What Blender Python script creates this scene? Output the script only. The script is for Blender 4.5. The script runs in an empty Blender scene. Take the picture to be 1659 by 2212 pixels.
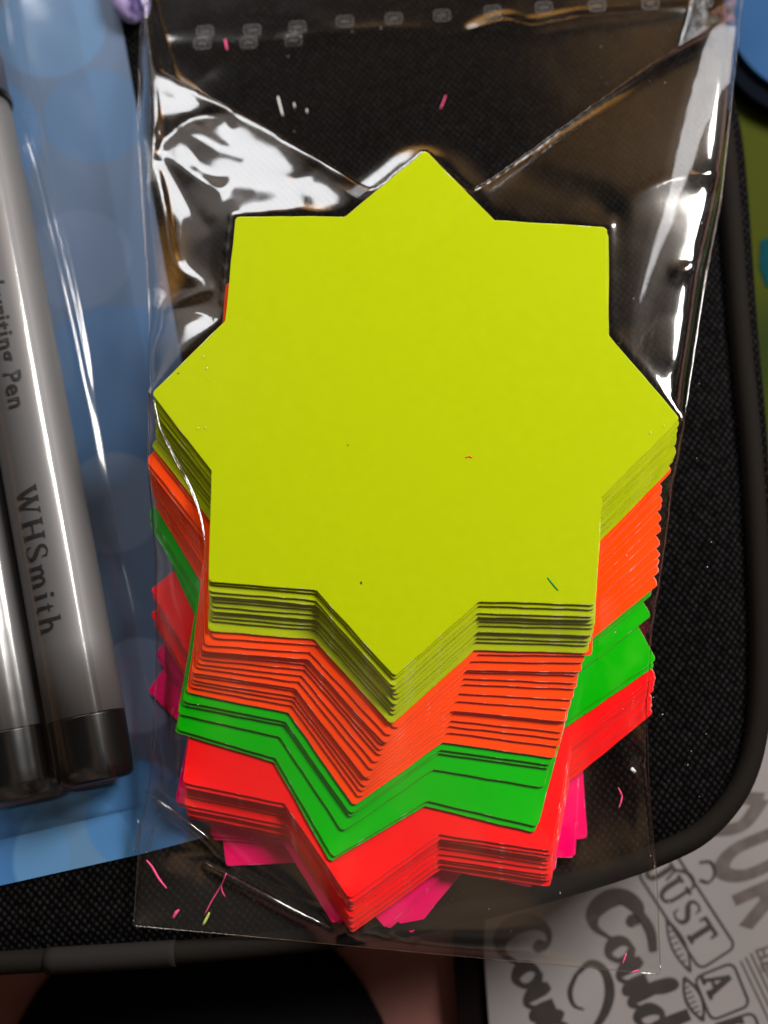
import bpy, math, random
import numpy as np
from mathutils import Vector

# ------------------------------------------------------------------ units, camera, world, lamps
S = 0.00068                      # one design unit in metres
N_CARDS, PITCH, THICK = 50, 0.56, 0.545
ZT = 1.47 + (N_CARDS - 1) * PITCH        # top of the stack
DW, DH = 1659.0, 2212.0          # measuring frame
DIST, TH = 250.0, math.radians(11)
F = DIST / 0.0965
CAM = np.array([0, -DIST * math.sin(TH), ZT + DIST * math.cos(TH)])
R_ = np.array([1.0, 0, 0]); U_ = np.array([0, math.cos(TH), math.sin(TH)])
N_ = np.array([0, math.sin(TH), -math.cos(TH)])

def at(x, y, z=0.0):
    d = N_ * F + R_ * (x - DW / 2) + U_ * (DH / 2 - y)
    return CAM + d * ((z - CAM[2]) / d[2])

sc = bpy.context.scene
cd = bpy.data.cameras.new('camera'); cam = bpy.data.objects.new('camera', cd)
sc.collection.objects.link(cam); sc.camera = cam
cam.location = Vector(CAM * S); cam.rotation_euler = (TH, 0, 0)
cd.sensor_fit = 'VERTICAL'; cd.sensor_height = 24; cd.lens = 24 * F / DH
cd.clip_start = 0.005; cd.clip_end = 20
cd.dof.use_dof = True; cd.dof.focus_distance = (DIST + 1.5) * S; cd.dof.aperture_fstop = 7.5

w = bpy.data.worlds.new('World'); sc.world = w; w.use_nodes = True
nt = w.node_tree; bg = nt.nodes['Background']
tc = nt.nodes.new('ShaderNodeTexCoord')
nz = nt.nodes.new('ShaderNodeTexNoise'); nz.inputs['Scale'].default_value = 2.6; nz.inputs['Detail'].default_value = 2
rp = nt.nodes.new('ShaderNodeValToRGB'); e = rp.color_ramp.elements
e[0].position = .40; e[0].color = (.007, .006, .006, 1)
e[1].position = .68; e[1].color = (.42, .24, .11, 1)
m1 = rp.color_ramp.elements.new(.55); m1.color = (.05, .032, .024, 1)
nt.links.new(tc.outputs['Generated'], nz.inputs['Vector']); nt.links.new(nz.outputs['Fac'], rp.inputs['Fac'])
# added pale glow, north west, gives the film soft grey reflections
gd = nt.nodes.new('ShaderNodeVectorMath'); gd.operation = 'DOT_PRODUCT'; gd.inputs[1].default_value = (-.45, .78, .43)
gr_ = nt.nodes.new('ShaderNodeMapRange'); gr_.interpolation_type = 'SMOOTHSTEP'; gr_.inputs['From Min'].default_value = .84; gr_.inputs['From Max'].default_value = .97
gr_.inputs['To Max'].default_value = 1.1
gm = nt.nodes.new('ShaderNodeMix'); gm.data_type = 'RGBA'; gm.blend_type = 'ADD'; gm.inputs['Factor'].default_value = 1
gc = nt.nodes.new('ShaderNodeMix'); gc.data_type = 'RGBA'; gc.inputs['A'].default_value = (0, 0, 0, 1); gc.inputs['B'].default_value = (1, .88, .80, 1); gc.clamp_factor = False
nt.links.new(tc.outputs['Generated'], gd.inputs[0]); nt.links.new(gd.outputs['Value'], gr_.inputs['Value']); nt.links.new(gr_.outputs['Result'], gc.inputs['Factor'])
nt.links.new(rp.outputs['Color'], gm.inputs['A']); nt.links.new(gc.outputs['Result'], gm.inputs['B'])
# added warm glow patch, north north east, for brown reflections in the film
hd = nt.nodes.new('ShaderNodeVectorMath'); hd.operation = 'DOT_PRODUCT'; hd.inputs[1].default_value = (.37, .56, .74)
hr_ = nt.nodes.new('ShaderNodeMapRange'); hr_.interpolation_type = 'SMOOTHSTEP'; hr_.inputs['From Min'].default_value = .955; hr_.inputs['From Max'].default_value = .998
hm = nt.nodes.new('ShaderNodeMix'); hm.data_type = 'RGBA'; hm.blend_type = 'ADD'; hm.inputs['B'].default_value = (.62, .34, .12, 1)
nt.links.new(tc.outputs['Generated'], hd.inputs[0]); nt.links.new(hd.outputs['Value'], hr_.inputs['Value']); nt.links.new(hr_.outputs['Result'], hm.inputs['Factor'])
# added fill glow from the south, lifts the shadows between card steps
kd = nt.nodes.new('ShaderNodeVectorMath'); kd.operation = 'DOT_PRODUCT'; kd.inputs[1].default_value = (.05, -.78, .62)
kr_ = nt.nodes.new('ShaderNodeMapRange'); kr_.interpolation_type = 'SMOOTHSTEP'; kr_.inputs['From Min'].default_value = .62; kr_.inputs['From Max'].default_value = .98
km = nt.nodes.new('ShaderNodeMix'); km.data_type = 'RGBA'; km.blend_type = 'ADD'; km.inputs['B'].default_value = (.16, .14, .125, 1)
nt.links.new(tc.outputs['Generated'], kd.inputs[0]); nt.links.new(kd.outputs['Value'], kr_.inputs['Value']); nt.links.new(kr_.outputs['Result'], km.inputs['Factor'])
nt.links.new(gm.outputs['Result'], hm.inputs['A']); nt.links.new(hm.outputs['Result'], km.inputs['A']); # a small golden glow added in the north to gild the film ridges
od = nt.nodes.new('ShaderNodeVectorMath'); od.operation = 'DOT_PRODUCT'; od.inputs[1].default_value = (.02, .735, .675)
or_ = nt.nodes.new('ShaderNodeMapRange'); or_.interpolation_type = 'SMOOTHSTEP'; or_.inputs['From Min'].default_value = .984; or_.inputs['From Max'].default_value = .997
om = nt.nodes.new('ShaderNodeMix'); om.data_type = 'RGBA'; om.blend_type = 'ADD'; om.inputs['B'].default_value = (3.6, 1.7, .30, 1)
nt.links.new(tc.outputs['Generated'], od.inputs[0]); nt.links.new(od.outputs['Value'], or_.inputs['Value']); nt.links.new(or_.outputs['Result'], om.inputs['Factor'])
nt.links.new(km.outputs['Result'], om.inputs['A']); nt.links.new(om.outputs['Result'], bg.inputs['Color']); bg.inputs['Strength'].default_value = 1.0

def area(name, loc, size, sizey, power, col, aim=(0, 0, 10)):
    l = bpy.data.lights.new(name, 'AREA'); l.shape = 'RECTANGLE'; l.size = size; l.size_y = sizey
    l.energy = power; l.color = col
    o = bpy.data.objects.new(name, l); sc.collection.objects.link(o)
    o.location = loc
    o.rotation_euler = (Vector(aim) * S - Vector(loc)).to_track_quat('-Z', 'Y').to_euler()
    return o
area('lamp', (.36, .29, .41), .20, .20, 7.2, (1, .955, .90))
area('window_light', (-.17, .47, .31), .30, .21, 2.2, (.96, .97, 1.0))

sc.view_settings.view_transform = 'Standard'; sc.view_settings.look = 'None'
sc.view_settings.exposure = 0; sc.view_settings.gamma = 1
sc.render.engine = 'CYCLES'
sc.cycles.max_bounces = 10; sc.cycles.transparent_max_bounces = 24
sc.cycles.use_denoising = True; sc.cycles.sample_clamp_indirect = 4
sc.cycles.caustics_reflective = False; sc.cycles.caustics_refractive = False

rnd = random.Random(7)

# ------------------------------------------------------------------ helpers
def link(o): sc.collection.objects.link(o); return o
ORI = {}
def tag(o, label=None, cat=None, group=None, kind=None):
    if label: o['label'] = label
    if cat: o['category'] = cat
    if group: o['group'] = group
    if kind: o['kind'] = kind
    return o
def thing(name, base, label, cat, group=None):
    o = link(bpy.data.objects.new(name, None)); o.empty_display_size = .01
    o.location = Vector(np.array(base, float) * S); ORI[o.name] = np.array(base, float)
    return tag(o, label, cat, group)
def mesh(name, V, Fc, mats, parent=None, base=None, smooth=False, fmat=None):
    """V in design units, world coordinates"""
    V = np.array(V, float)
    if parent is not None: org = ORI[parent.name]
    else: org = np.array(base if base is not None else (0, 0, 0), float)
    me = bpy.data.meshes.new(name)
    me.from_pydata([tuple(v) for v in (V - org) * S], [], [tuple(int(i) for i in f) for f in Fc])
    if not isinstance(mats, (list, tuple)): mats = [mats]
    for m in mats: me.materials.append(m)
    if fmat is not None: me.polygons.foreach_set('material_index', np.array(fmat, dtype=np.int32))
    if smooth: me.polygons.foreach_set('use_smooth', [True] * len(me.polygons))
    o = link(bpy.data.objects.new(name, me))
    if parent is not None: o.parent = parent
    else: o.location = Vector(org * S)
    ORI[o.name] = org
    return o

def mat(name, col, rough=.5, metal=0.0, spec=.5, build=None):
    m = bpy.data.materials.new(name); m.use_nodes = True
    p = m.node_tree.nodes['Principled BSDF']
    p.inputs['Base Color'].default_value = (*col, 1); p.inputs['Roughness'].default_value = rough
    p.inputs['Metallic'].default_value = metal; p.inputs['Specular IOR Level'].default_value = spec
    if build: build(m.node_tree, p)
    return m
def nd(t, k, **kw):
    n = t.nodes.new(k)
    for a, b in kw.items(): setattr(n, a, b)
    return n
def noise_bump(scale, strength, dist=.0002, stretch=None):
    def f(t, p):
        tc = nd(t, 'ShaderNodeTexCoord'); n = nd(t, 'ShaderNodeTexNoise'); n.inputs['Scale'].default_value = scale; n.inputs['Detail'].default_value = 4
        src = tc.outputs['Object']
        if stretch:
            mp = nd(t, 'ShaderNodeMapping'); mp.inputs['Scale'].default_value = stretch; t.links.new(src, mp.inputs['Vector']); src = mp.outputs['Vector']
        t.links.new(src, n.inputs['Vector'])
        b = nd(t, 'ShaderNodeBump'); b.inputs['Strength'].default_value = strength; b.inputs['Distance'].default_value = dist
        t.links.new(n.outputs['Fac'], b.inputs['Height']); t.links.new(b.outputs['Normal'], p.inputs['Normal'])
    return f
def mottled(c1, c2, scale, bump=0.0, dist=.0001, detail=5, lo=.35, hi=.65):
    def f(t, p):
        tc = nd(t, 'ShaderNodeTexCoord'); n = nd(t, 'ShaderNodeTexNoise'); n.inputs['Scale'].default_value = scale; n.inputs['Detail'].default_value = detail
        t.links.new(tc.outputs['Object'], n.inputs['Vector'])
        r = nd(t, 'ShaderNodeValToRGB'); r.color_ramp.elements[0].position = lo; r.color_ramp.elements[1].position = hi
        r.color_ramp.elements[0].color = (*c1, 1); r.color_ramp.elements[1].color = (*c2, 1)
        t.links.new(n.outputs['Fac'], r.inputs['Fac']); t.links.new(r.outputs['Color'], p.inputs['Base Color'])
        if bump:
            b = nd(t, 'ShaderNodeBump'); b.inputs['Strength'].default_value = bump; b.inputs['Distance'].default_value = dist
            t.links.new(n.outputs['Fac'], b.inputs['Height']); t.links.new(b.outputs['Normal'], p.inputs['Normal'])
    return f

def tube(path, r, seg=10, closed=False, caps=True):
    """path list of xyz (du), r scalar or list"""
    P = np.array(path, float); n = len(P)
    rr = np.full(n, r) if np.isscalar(r) else np.array(r, float)
    V, Fc = [], []
    T = np.gradient(P, axis=0)
    if closed: T = np.roll(P, -1, 0) - np.roll(P, 1, 0)
    up = np.array([0, 0, 1.0])
    for i in range(n):
        t = T[i] / (np.linalg.norm(T[i]) + 1e-9)
        a = np.cross(up, t)
        if np.linalg.norm(a) < 1e-3: a = np.array([1.0, 0, 0])
        a /= np.linalg.norm(a); b = np.cross(t, a)
        for k in range(seg):
            an = 2 * math.pi * k / seg
            V.append(P[i] + rr[i] * (a * math.cos(an) + b * math.sin(an)))
    m = n if closed else n - 1
    for i in range(m):
        j = (i + 1) % n
        for k in range(seg):
            l = (k + 1) % seg
            Fc.append((i * seg + k, i * seg + l, j * seg + l, j * seg + k))
    if caps and not closed:
        Fc.append(tuple(range(seg))[::-1]); Fc.append(tuple((n - 1) * seg + k for k in range(seg)))
    return V, Fc
def smooth_path(pts, n=8):
    P = [np.array(p, float) for p in pts]; out = []
    Q = [2 * P[0] - P[1]] + P + [2 * P[-1] - P[-2]]
    for i in range(1, len(Q) - 2):
        for k in range(n):
            t = k / n
            out.append(.5 * ((2 * Q[i]) + (-Q[i - 1] + Q[i + 1]) * t + (2 * Q[i - 1] - 5 * Q[i] + 4 * Q[i + 1] - Q[i + 2]) * t * t + (-Q[i - 1] + 3 * Q[i] - 3 * Q[i + 1] + Q[i + 2]) * t ** 3))
    out.append(P[-1]); return np.array(out)
def interp_path(pts, t):
    """pts rows; t in 0..1 along the first coordinate of pts"""
    pts = np.array(pts, float)
    return np.array([np.interp(t, pts[:, 0], pts[:, k]) for k in range(1, pts.shape[1])]).T

# ------------------------------------------------------------------ lettering strokes
def ribbon(pts, wd, n=6, smooth=True):
    """2-D ribbon: pts, wd (scalar or per point) -> (V2, F)"""
    P = np.array(pts, float)
    W = np.full(len(P), wd) if np.isscalar(wd) else np.array(wd, float)
    if smooth and len(P) > 2:
        q = smooth_path(np.c_[P, W], n); P, W = q[:, :2], q[:, 2]
    else:
        m = 5; t = np.linspace(0, len(P) - 1, (len(P) - 1) * m + 1)
        P = np.c_[np.interp(t, range(len(P)), P[:, 0]), np.interp(t, range(len(P)), P[:, 1])]; W = np.interp(t, range(len(W)), W)
    T = np.gradient(P, axis=0); T /= (np.linalg.norm(T, axis=1)[:, None] + 1e-9)
    Nn = np.c_[-T[:, 1], T[:, 0]]
    V = np.r_[P + Nn * W[:, None] / 2, P - Nn * W[:, None] / 2]; n_ = len(P)
    return V, [(i, i + 1, n_ + i + 1, n_ + i) for i in range(n_ - 1)]
class Ink:
    def __init__(s): s.V = []; s.F = []
    def add(s, V, Fc, f=lambda p: p):
        b = len(s.V); n = max(1, len(V) // 2); k = getattr(s, 'k', 0); s.k = k + 1      # every stroke lies a hair above the one before
        q = [np.array(f(p), float) for p in V]; k = k if not getattr(s, 'flat', False) else 0
        for i, p in enumerate(q):
            if len(p) == 3 and not getattr(s, 'flat', False): p[2] += .012 * k + .010 * (i % n) / n
        s.V += q; s.F += [tuple(b + i for i in q) for q in Fc]
def bar(x0, x1, y, h): return ([(x0, y), (x1, y)], h, False)
def L(a, b, w_): return ([a, b], w_, False)
SERIF = {   # thick 0.13, thin 0.05; cap height 1, (width, strokes)
 'W': (1.28, [L((.12, .98), (.42, 0), .15), L((.40, .04), (.66, .98), .06), L((.58, .98), (.88, 0), .15), L((.86, .04), (1.14, .98), .06), bar(0, .28, .975, .05), bar(.48, .76, .975, .05), bar(1.0, 1.26, .975, .05)]),
 'H': (1.0, [L((.2, 0), (.2, 1), .14), L((.8, 0), (.8, 1), .14), bar(.2, .8, .52, .06), bar(.04, .36, .025, .05), bar(.04, .36, .975, .05), bar(.64, .96, .025, .05), bar(.64, .96, .975, .05)]),
 'S': (.72, [([(.58, .72), (.54, .9), (.36, .98), (.16, .9), (.12, .74), (.24, .6), (.42, .48), (.58, .34), (.58, .14), (.36, .02), (.14, .08), (.08, .28)], [.03, .06, .06, .09, .12, .15, .16, .15, .12, .06, .05, .03], True), L((.58, .96), (.58, .70), .03), L((.08, .04), (.08, .30), .03)]),
 'm': (1.08, [L((.16, 0), (.16, .62), .12), L((.52, 0), (.52, .48), .12), L((.88, 0), (.88, .48), .12), ([(.18, .46), (.28, .60), (.42, .62), (.52, .50)], [.05, .08, .1, .11], True), ([(.54, .46), (.64, .60), (.78, .62), (.88, .50)], [.05, .08, .1, .11], True)] + [bar(a - .13, a + .13, .022, .045) for a in (.16, .52, .88)] + [bar(.04, .16, .62, .045)]),
 'i': (.34, [L((.17, 0), (.17, .64), .12), bar(.04, .30, .022, .045), bar(.04, .17, .62, .045), L((.17, .80), (.17, .94), .13)]),
 't': (.42, [([(.18, .82), (.18, .4), (.18, .12), (.28, .02), (.40, .08)], [.04, .12, .12, .09, .03], True), bar(.04, .38, .62, .05)]),
 'h': (.74, [L((.16, 0), (.16, 1.04), .12), L((.56, 0), (.56, .48), .12), ([(.18, .46), (.30, .60), (.44, .62), (.56, .50)], [.05, .08, .1, .11], True), bar(.03, .29, .022, .045), bar(.43, .69, .022, .045), bar(.03, .16, 1.0, .045)]),
 'J': (.7, [([(.46, 1), (.46, .3), (.38, .06), (.2, .0), (.08, .12), (.1, .26)], [.16, .16, .15, .12, .1, .12], True), bar(.28, .66, .96, .09)]),
 'U': (.92, [([(.2, 1), (.2, .34), (.3, .06), (.46, .0), (.62, .06), (.72, .34), (.72, 1)], [.16, .16, .13, .1, .1, .11, .11], True), bar(.02, .38, .96, .09), bar(.56, .90, .96, .09)]),
 'T': (.9, [L((.45, 0), (.45, 1), .17), bar(.04, .86, .95, .10), bar(.27, .63, .04, .09), L((.07, .98), (.07, .72), .08), L((.83, .98), (.83, .72), .08)]),
 'A': (.98, [L((.2, .02), (.47, 1), .10), L((.47, 1), (.78, .02), .18), bar(.3, .66, .34, .08), bar(.04, .36, .04, .09), bar(.6, .96, .04, .09)]),
 'K': (.96, [L((.2, 0), (.2, 1), .17), L((.22, .42), (.74, .96), .09), L((.4, .58), (.78, .04), .17), bar(.03, .37, .04, .09), bar(.03, .37, .96, .09), bar(.6, .94, .96, .09), bar(.6, .96, .04, .09)]),
 'I': (.46, [L((.23, 0), (.23, 1), .17), bar(.05, .41, .04, .09), bar(.05, .41, .96, .09)]),
}
BRUSH = {   # brush script, x-height .5
 'C': (.95, [([(.80, .78), (.70, .98), (.44, 1.04), (.16, .80), (.08, .42), (.22, .06), (.50, -.04), (.76, .10), (.95, .24)], [.07, .05, .09, .18, .22, .18, .09, .05, .04], True), ([(.80, .78), (.72, .70), (.64, .78), (.70, .9)], [.08, .10, .08, .04], True)]),
 'o': (.58, [([(.30, .52), (.12, .40), (.08, .18), (.24, .0), (.44, .10), (.50, .34), (.34, .52), (.58, .42)], [.05, .11, .15, .09, .06, .12, .07, .04], True)]),
 'u': (.70, [([(.0, .30), (.12, .52), (.14, .2), (.26, .0), (.42, .12), (.52, .52)], [.04, .13, .16, .07, .05, .05], True), ([(.53, .54), (.53, .16), (.62, .0), (.74, .2)], [.15, .15, .08, .04], True)]),
 'n': (.74, [([(.02, .4), (.12, .54), (.14, .0)], [.04, .13, .15], True), ([(.14, .18), (.32, .52), (.48, .48), (.50, .12), (.60, .0), (.74, .2)], [.04, .06, .14, .15, .08, .04], True)]),
 'l': (.44, [([(.0, .2), (.26, .7), (.28, 1.04), (.14, .94), (.12, .3), (.22, .0), (.42, .2)], [.04, .05, .06, .12, .16, .08, .04], True)]),
 'd': (.68, [([(.48, .44), (.26, .52), (.08, .3), (.14, .02), (.36, .06), (.50, .36)], [.05, .08, .15, .11, .05, .05], True), ([(.54, 1.06), (.52, .3), (.58, .0), (.72, .2)], [.14, .15, .09, .04], True)]),
 't': (.5, [([(.22, .96), (.18, .3), (.26, .0), (.46, .2)], [.13, .15, .09, .04], True), ([(.0, .62), (.44, .68)], [.05, .05], True)]),
}
def word(ink, txt, font, f, size, gap=.06, widen=1.0):
    x = 0.0
    for ch in txt:
        if ch == ' ': x += .5; continue
        wd, st = font[ch]
        for pts, wv, sm in st:
            wv2 = wv * widen if np.isscalar(wv) else [q * widen for q in wv]
            V, Fc = ribbon(pts, wv2, smooth=sm)
            ink.add([(size * (p[0] + x), size * p[1]) for p in V], Fc, f)
        x += wd + gap
    return x * size
def text_mesh(body, size):
    cu = bpy.data.curves.new('t', 'FONT'); cu.body = body; cu.size = size; cu.resolution_u = 3; cu.space_character = 1.12; cu.offset = .018
    o = bpy.data.objects.new('t', cu); link(o)
    dg = bpy.context.evaluated_depsgraph_get(); me = o.evaluated_get(dg).to_mesh()
    V = [(v.co.x, v.co.y) for v in me.vertices]; Fc = [tuple(p.vertices) for p in me.polygons]
    o.evaluated_get(dg).to_mesh_clear(); bpy.data.objects.remove(o); bpy.data.curves.remove(cu)
    return V, Fc
#MATERIALS
# ------------------------------------------------------------------ materials
def weave(t, p):
    tc = nd(t, 'ShaderNodeTexCoord'); mp = nd(t, 'ShaderNodeMapping')
    mp.inputs['Rotation'].default_value = (0, 0, math.radians(38)); k = 1 / (1.22 * S)
    mp.inputs['Scale'].default_value = (k, k * .82, 0)
    wn = nd(t, 'ShaderNodeTexNoise'); wn.inputs['Scale'].default_value = 90
    t.links.new(tc.outputs['Object'], mp.inputs['Vector'])
    v = nd(t, 'ShaderNodeTexVoronoi'); v.inputs['Scale'].default_value = 1; v.inputs['Randomness'].default_value = .16
    t.links.new(mp.outputs['Vector'], v.inputs['Vector'])
    r = nd(t, 'ShaderNodeMapRange'); r.inputs['From Min'].default_value = .12; r.inputs['From Max'].default_value = .48
    r.inputs['To Min'].default_value = 1; r.inputs['To Max'].default_value = 0
    t.links.new(v.outputs['Distance'], r.inputs['Value'])
    mx = nd(t, 'ShaderNodeMix', data_type='RGBA'); mx.inputs['A'].default_value = (.0005, .0005, .0006, 1); mx.inputs['B'].default_value = (.0105, .0100, .0105, 1)
    t.links.new(r.outputs['Result'], mx.inputs['Factor'])
    n2 = nd(t, 'ShaderNodeTexNoise'); n2.inputs['Scale'].default_value = 900; n2.inputs['Detail'].default_value = 3
    t.links.new(tc.outputs['Object'], n2.inputs['Vector'])
    mr = nd(t, 'ShaderNodeMapRange'); mr.inputs['From Min'].default_value = .3; mr.inputs['From Max'].default_value = .7; mr.inputs['To Min'].default_value = .35; mr.inputs['To Max'].default_value = 1.5
    t.links.new(n2.outputs['Fac'], mr.inputs['Value'])
    sc2 = nd(t, 'ShaderNodeMix', data_type='RGBA', blend_type='MULTIPLY'); sc2.inputs['Factor'].default_value = 1
    t.links.new(mx.outputs['Result'], sc2.inputs['A']); t.links.new(mr.outputs['Result'], sc2.inputs['B'])
    t.links.new(sc2.outputs['Result'], p.inputs['Base Color'])
    b = nd(t, 'ShaderNodeBump'); b.inputs['Strength'].default_value = .9; b.inputs['Distance'].default_value = .00015
    t.links.new(r.outputs['Result'], b.inputs['Height']); t.links.new(b.outputs['Normal'], p.inputs['Normal'])
M_fabric = mat('black_woven_fabric', (.01, .01, .01), .9, spec=.03, build=weave)
M_piping = mat('rubber_piping', (.0075, .0062, .0052), .8, spec=.05, build=noise_bump(900, .3))
M_sleeve = mat('piping_sleeve', (.012, .0112, .011), .8, spec=.05, build=noise_bump(700, .3))
M_black = mat('black_plastic', (.003, .003, .003), .3, spec=.2, build=noise_bump(60, .05))
M_cloth_black = mat('black_cloth', (.004, .004, .0045), .9, spec=.1, build=noise_bump(1200, .5))
M_ground = mat('pink_cloth', (.3, .12, .11), .9, spec=.1, build=mottled((.23, .10, .092), (.31, .145, .13), 60, .3, .0004))
M_silver = mat('silver_barrel', (.108, .106, .109), .56, metal=.5, build=noise_bump(300, .04, .0001))
M_capgrey = mat('cap_grey', (.16, .16, .19), .22, metal=.7, build=noise_bump(200, .04, .0001))
M_ink = mat('black_ink', (.006, .006, .006), .5, build=noise_bump(400, .05))
M_print_dark = mat('print_dark', (.030, .018, .016), .6, build=mottled((.008, .005, .005), (.016, .010, .009), 500))
M_print_grey = mat('print_grey', (.12, .09, .08), .6, build=mottled((.045, .033, .031), (.07, .054, .05), 400))
M_sheet = mat('printed_sheet', (.4, .36, .33), .45, build=mottled((.165, .155, .156), (.20, .187, .188), 30, .1, .0002))
M_sheet_shade = mat('sheet_shade', (.006, .004, .004), .9, spec=.03, build=noise_bump(300, .2))  # near black, shade at the board's edge put into the colour
M_lilac = mat('lilac_plastic', (.3, .24, .45), .35, build=mottled((.33, .27, .50), (.045, .03, .12), 130, lo=.5, hi=.58))
M_limeprint = mat('lime_print', (.2, .3, .02), .8, spec=.08, build=mottled((.030, .038, .001), (.003, .016, .004), 22, lo=.44, hi=.56, detail=1))
M_blue = mat('blue_cover', (.05, .13, .3), .8, spec=.08, build=mottled((.014, .05, .125), (.02, .065, .155), 40))
M_rim_shade = mat('rim_shade', (.002, .003, .006), .9, spec=.03, build=noise_bump(200, .1))
M_teal = mat('teal_print', (.005, .09, .12), .9, spec=.03, build=mottled((.002, .028, .036), (.003, .036, .045), 60))

def card_mat(name, c, edge):
    def f(t, p):
        tc = nd(t, 'ShaderNodeTexCoord'); n = nd(t, 'ShaderNodeTexNoise'); n.inputs['Scale'].default_value = 160 if edge else 520; n.inputs['Detail'].default_value = 6; n.inputs['Roughness'].default_value = .6
        t.links.new(tc.outputs['Object'], n.inputs['Vector'])
        r = nd(t, 'ShaderNodeMapRange'); r.inputs['From Min'].default_value = .3; r.inputs['From Max'].default_value = .7
        r.inputs['To Min'].default_value = .72 if edge else .975; r.inputs['To Max'].default_value = 1.12 if edge else 1.015
        t.links.new(n.outputs['Fac'], r.inputs['Value'])
        m = nd(t, 'ShaderNodeMix', data_type='RGBA', blend_type='MULTIPLY'); m.inputs['Factor'].default_value = 1; m.inputs['A'].default_value = (*c, 1)
        t.links.new(r.outputs['Result'], m.inputs['B']); t.links.new(m.outputs['Result'], p.inputs['Base Color'])
        if edge:        # torn pale fibres along the cut
            nf = nd(t, 'ShaderNodeTexNoise'); nf.inputs['Scale'].default_value = 420; nf.inputs['Detail'].default_value = 5; t.links.new(tc.outputs['Object'], nf.inputs['Vector'])
            rf = nd(t, 'ShaderNodeMapRange'); rf.inputs['From Min'].default_value = .58; rf.inputs['From Max'].default_value = .70; rf.inputs['To Max'].default_value = .6
            t.links.new(nf.outputs['Fac'], rf.inputs['Value'])
            mf = nd(t, 'ShaderNodeMix', data_type='RGBA'); mf.inputs['B'].default_value = tuple(.35 * q + .5 for q in c) + (1,)
            t.links.new(rf.outputs['Result'], mf.inputs['Factor']); t.links.new(m.outputs['Result'], mf.inputs['A']); t.links.new(mf.outputs['Result'], p.inputs['Base Color'])
        n3 = nd(t, 'ShaderNodeTexNoise'); n3.inputs['Scale'].default_value = 1500; n3.inputs['Detail'].default_value = 3; t.links.new(tc.outputs['Object'], n3.inputs['Vector'])
        b = nd(t, 'ShaderNodeBump'); b.inputs['Strength'].default_value = .22 if not edge else .8; b.inputs['Distance'].default_value = .00004
        t.links.new(n3.outputs['Fac'], b.inputs['Height']); t.links.new(b.outputs['Normal'], p.inputs['Normal'])
    m = mat(name, c, .8, spec=.04, build=f); p = m.node_tree.nodes['Principled BSDF']      # paper lets some light through
    p.inputs['Subsurface Weight'].default_value = .7 if edge else 0; p.inputs['Subsurface Radius'].default_value = (1, .9, .8); p.inputs['Subsurface Scale'].default_value = .0006
    return m
COL = {'yellow': (.355, .445, .0), 'orange': (1.0, .062, .0), 'green': (.0, .43, .0), 'red': (.92, .007, .008), 'pink': (.82, .0, .125)}
EDG = {'yellow': (.40, .48, .010), 'orange': (1.0, .11, .05), 'green': (.06, .34, .015), 'red': (.80, .03, .035), 'pink': (.72, .01, .13)}
M_card = {k: [card_mat('neon_%s_card' % k, COL[k], False), card_mat('neon_%s_card_edge' % k, EDG[k], True)] for k in COL}

def film_mat(name, boost, tint=(1, 1, 1), rough=.03, base=.0, scratch=True):
    m = bpy.data.materials.new(name); m.use_nodes = True; t = m.node_tree; t.nodes.clear()
    out = nd(t, 'ShaderNodeOutputMaterial'); tr = nd(t, 'ShaderNodeBsdfTransparent'); tr.inputs['Color'].default_value = (*tint, 1)
    gl = nd(t, 'ShaderNodeBsdfGlossy'); gl.inputs['Roughness'].default_value = rough
    fr = nd(t, 'ShaderNodeFresnel'); fr.inputs['IOR'].default_value = 1.5
    geo = nd(t, 'ShaderNodeNewGeometry')
    ml = nd(t, 'ShaderNodeMath', operation='MULTIPLY_ADD'); ml.inputs[1].default_value = boost; ml.inputs[2].default_value = base; ml.use_clamp = True
    lw = nd(t, 'ShaderNodeLayerWeight'); lw.inputs['Blend'].default_value = .5
    # facing-based Schlick, same from both sides
    inv = nd(t, 'ShaderNodeMath', operation='POWER'); inv.inputs[1].default_value = 5
    t.links.new(lw.outputs['Facing'], inv.inputs[0])
    sch = nd(t, 'ShaderNodeMath', operation='MULTIPLY_ADD'); sch.inputs[1].default_value = .92; sch.inputs[2].default_value = .045
    t.links.new(inv.outputs[0], sch.inputs[0]); t.links.new(sch.outputs[0], ml.inputs[0])
    mx = nd(t, 'ShaderNodeMixShader'); t.links.new(ml.outputs[0], mx.inputs[0]); t.links.new(tr.outputs[0], mx.inputs[1]); t.links.new(gl.outputs[0], mx.inputs[2])
    if scratch:
        tc = nd(t, 'ShaderNodeTexCoord'); n = nd(t, 'ShaderNodeTexNoise'); n.inputs['Scale'].default_value = 70; n.inputs['Detail'].default_value = 2
        t.links.new(tc.outputs['Object'], n.inputs['Vector'])
        b = nd(t, 'ShaderNodeBump'); b.inputs['Strength'].default_value = .25; b.inputs['Distance'].default_value = .0006
        t.links.new(n.outputs['Fac'], b.inputs['Height']); t.links.new(b.outputs['Normal'], gl.inputs['Normal'])
    t.links.new(mx.outputs[0], out.inputs['Surface'])
    return m
M_film = film_mat('cellophane', 1.9, (.985, .98, .975), .11)
M_film_back = film_mat('cellophane_back', 1.2, (.985, .98, .975), .06)
M_wallet = film_mat('clear_wallet', 1.4, (.97, .975, .98), .15)
M_fold = film_mat('cellophane_fold', 2.6, (.93, .92, .90), .10, .05, scratch=False)
M_emboss = film_mat('embossed_mark', 1.6, (.86, .85, .84), .45, .03, scratch=False)
#GROUND
# ------------------------------------------------------------------ ground
ZG = -50.0
g = mesh('ground', [(-900, -900, ZG), (900, -900, ZG), (900, 900, ZG), (-900, 900, ZG)], [(0, 1, 2, 3)], M_ground)
tag(g, kind='structure')

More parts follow.
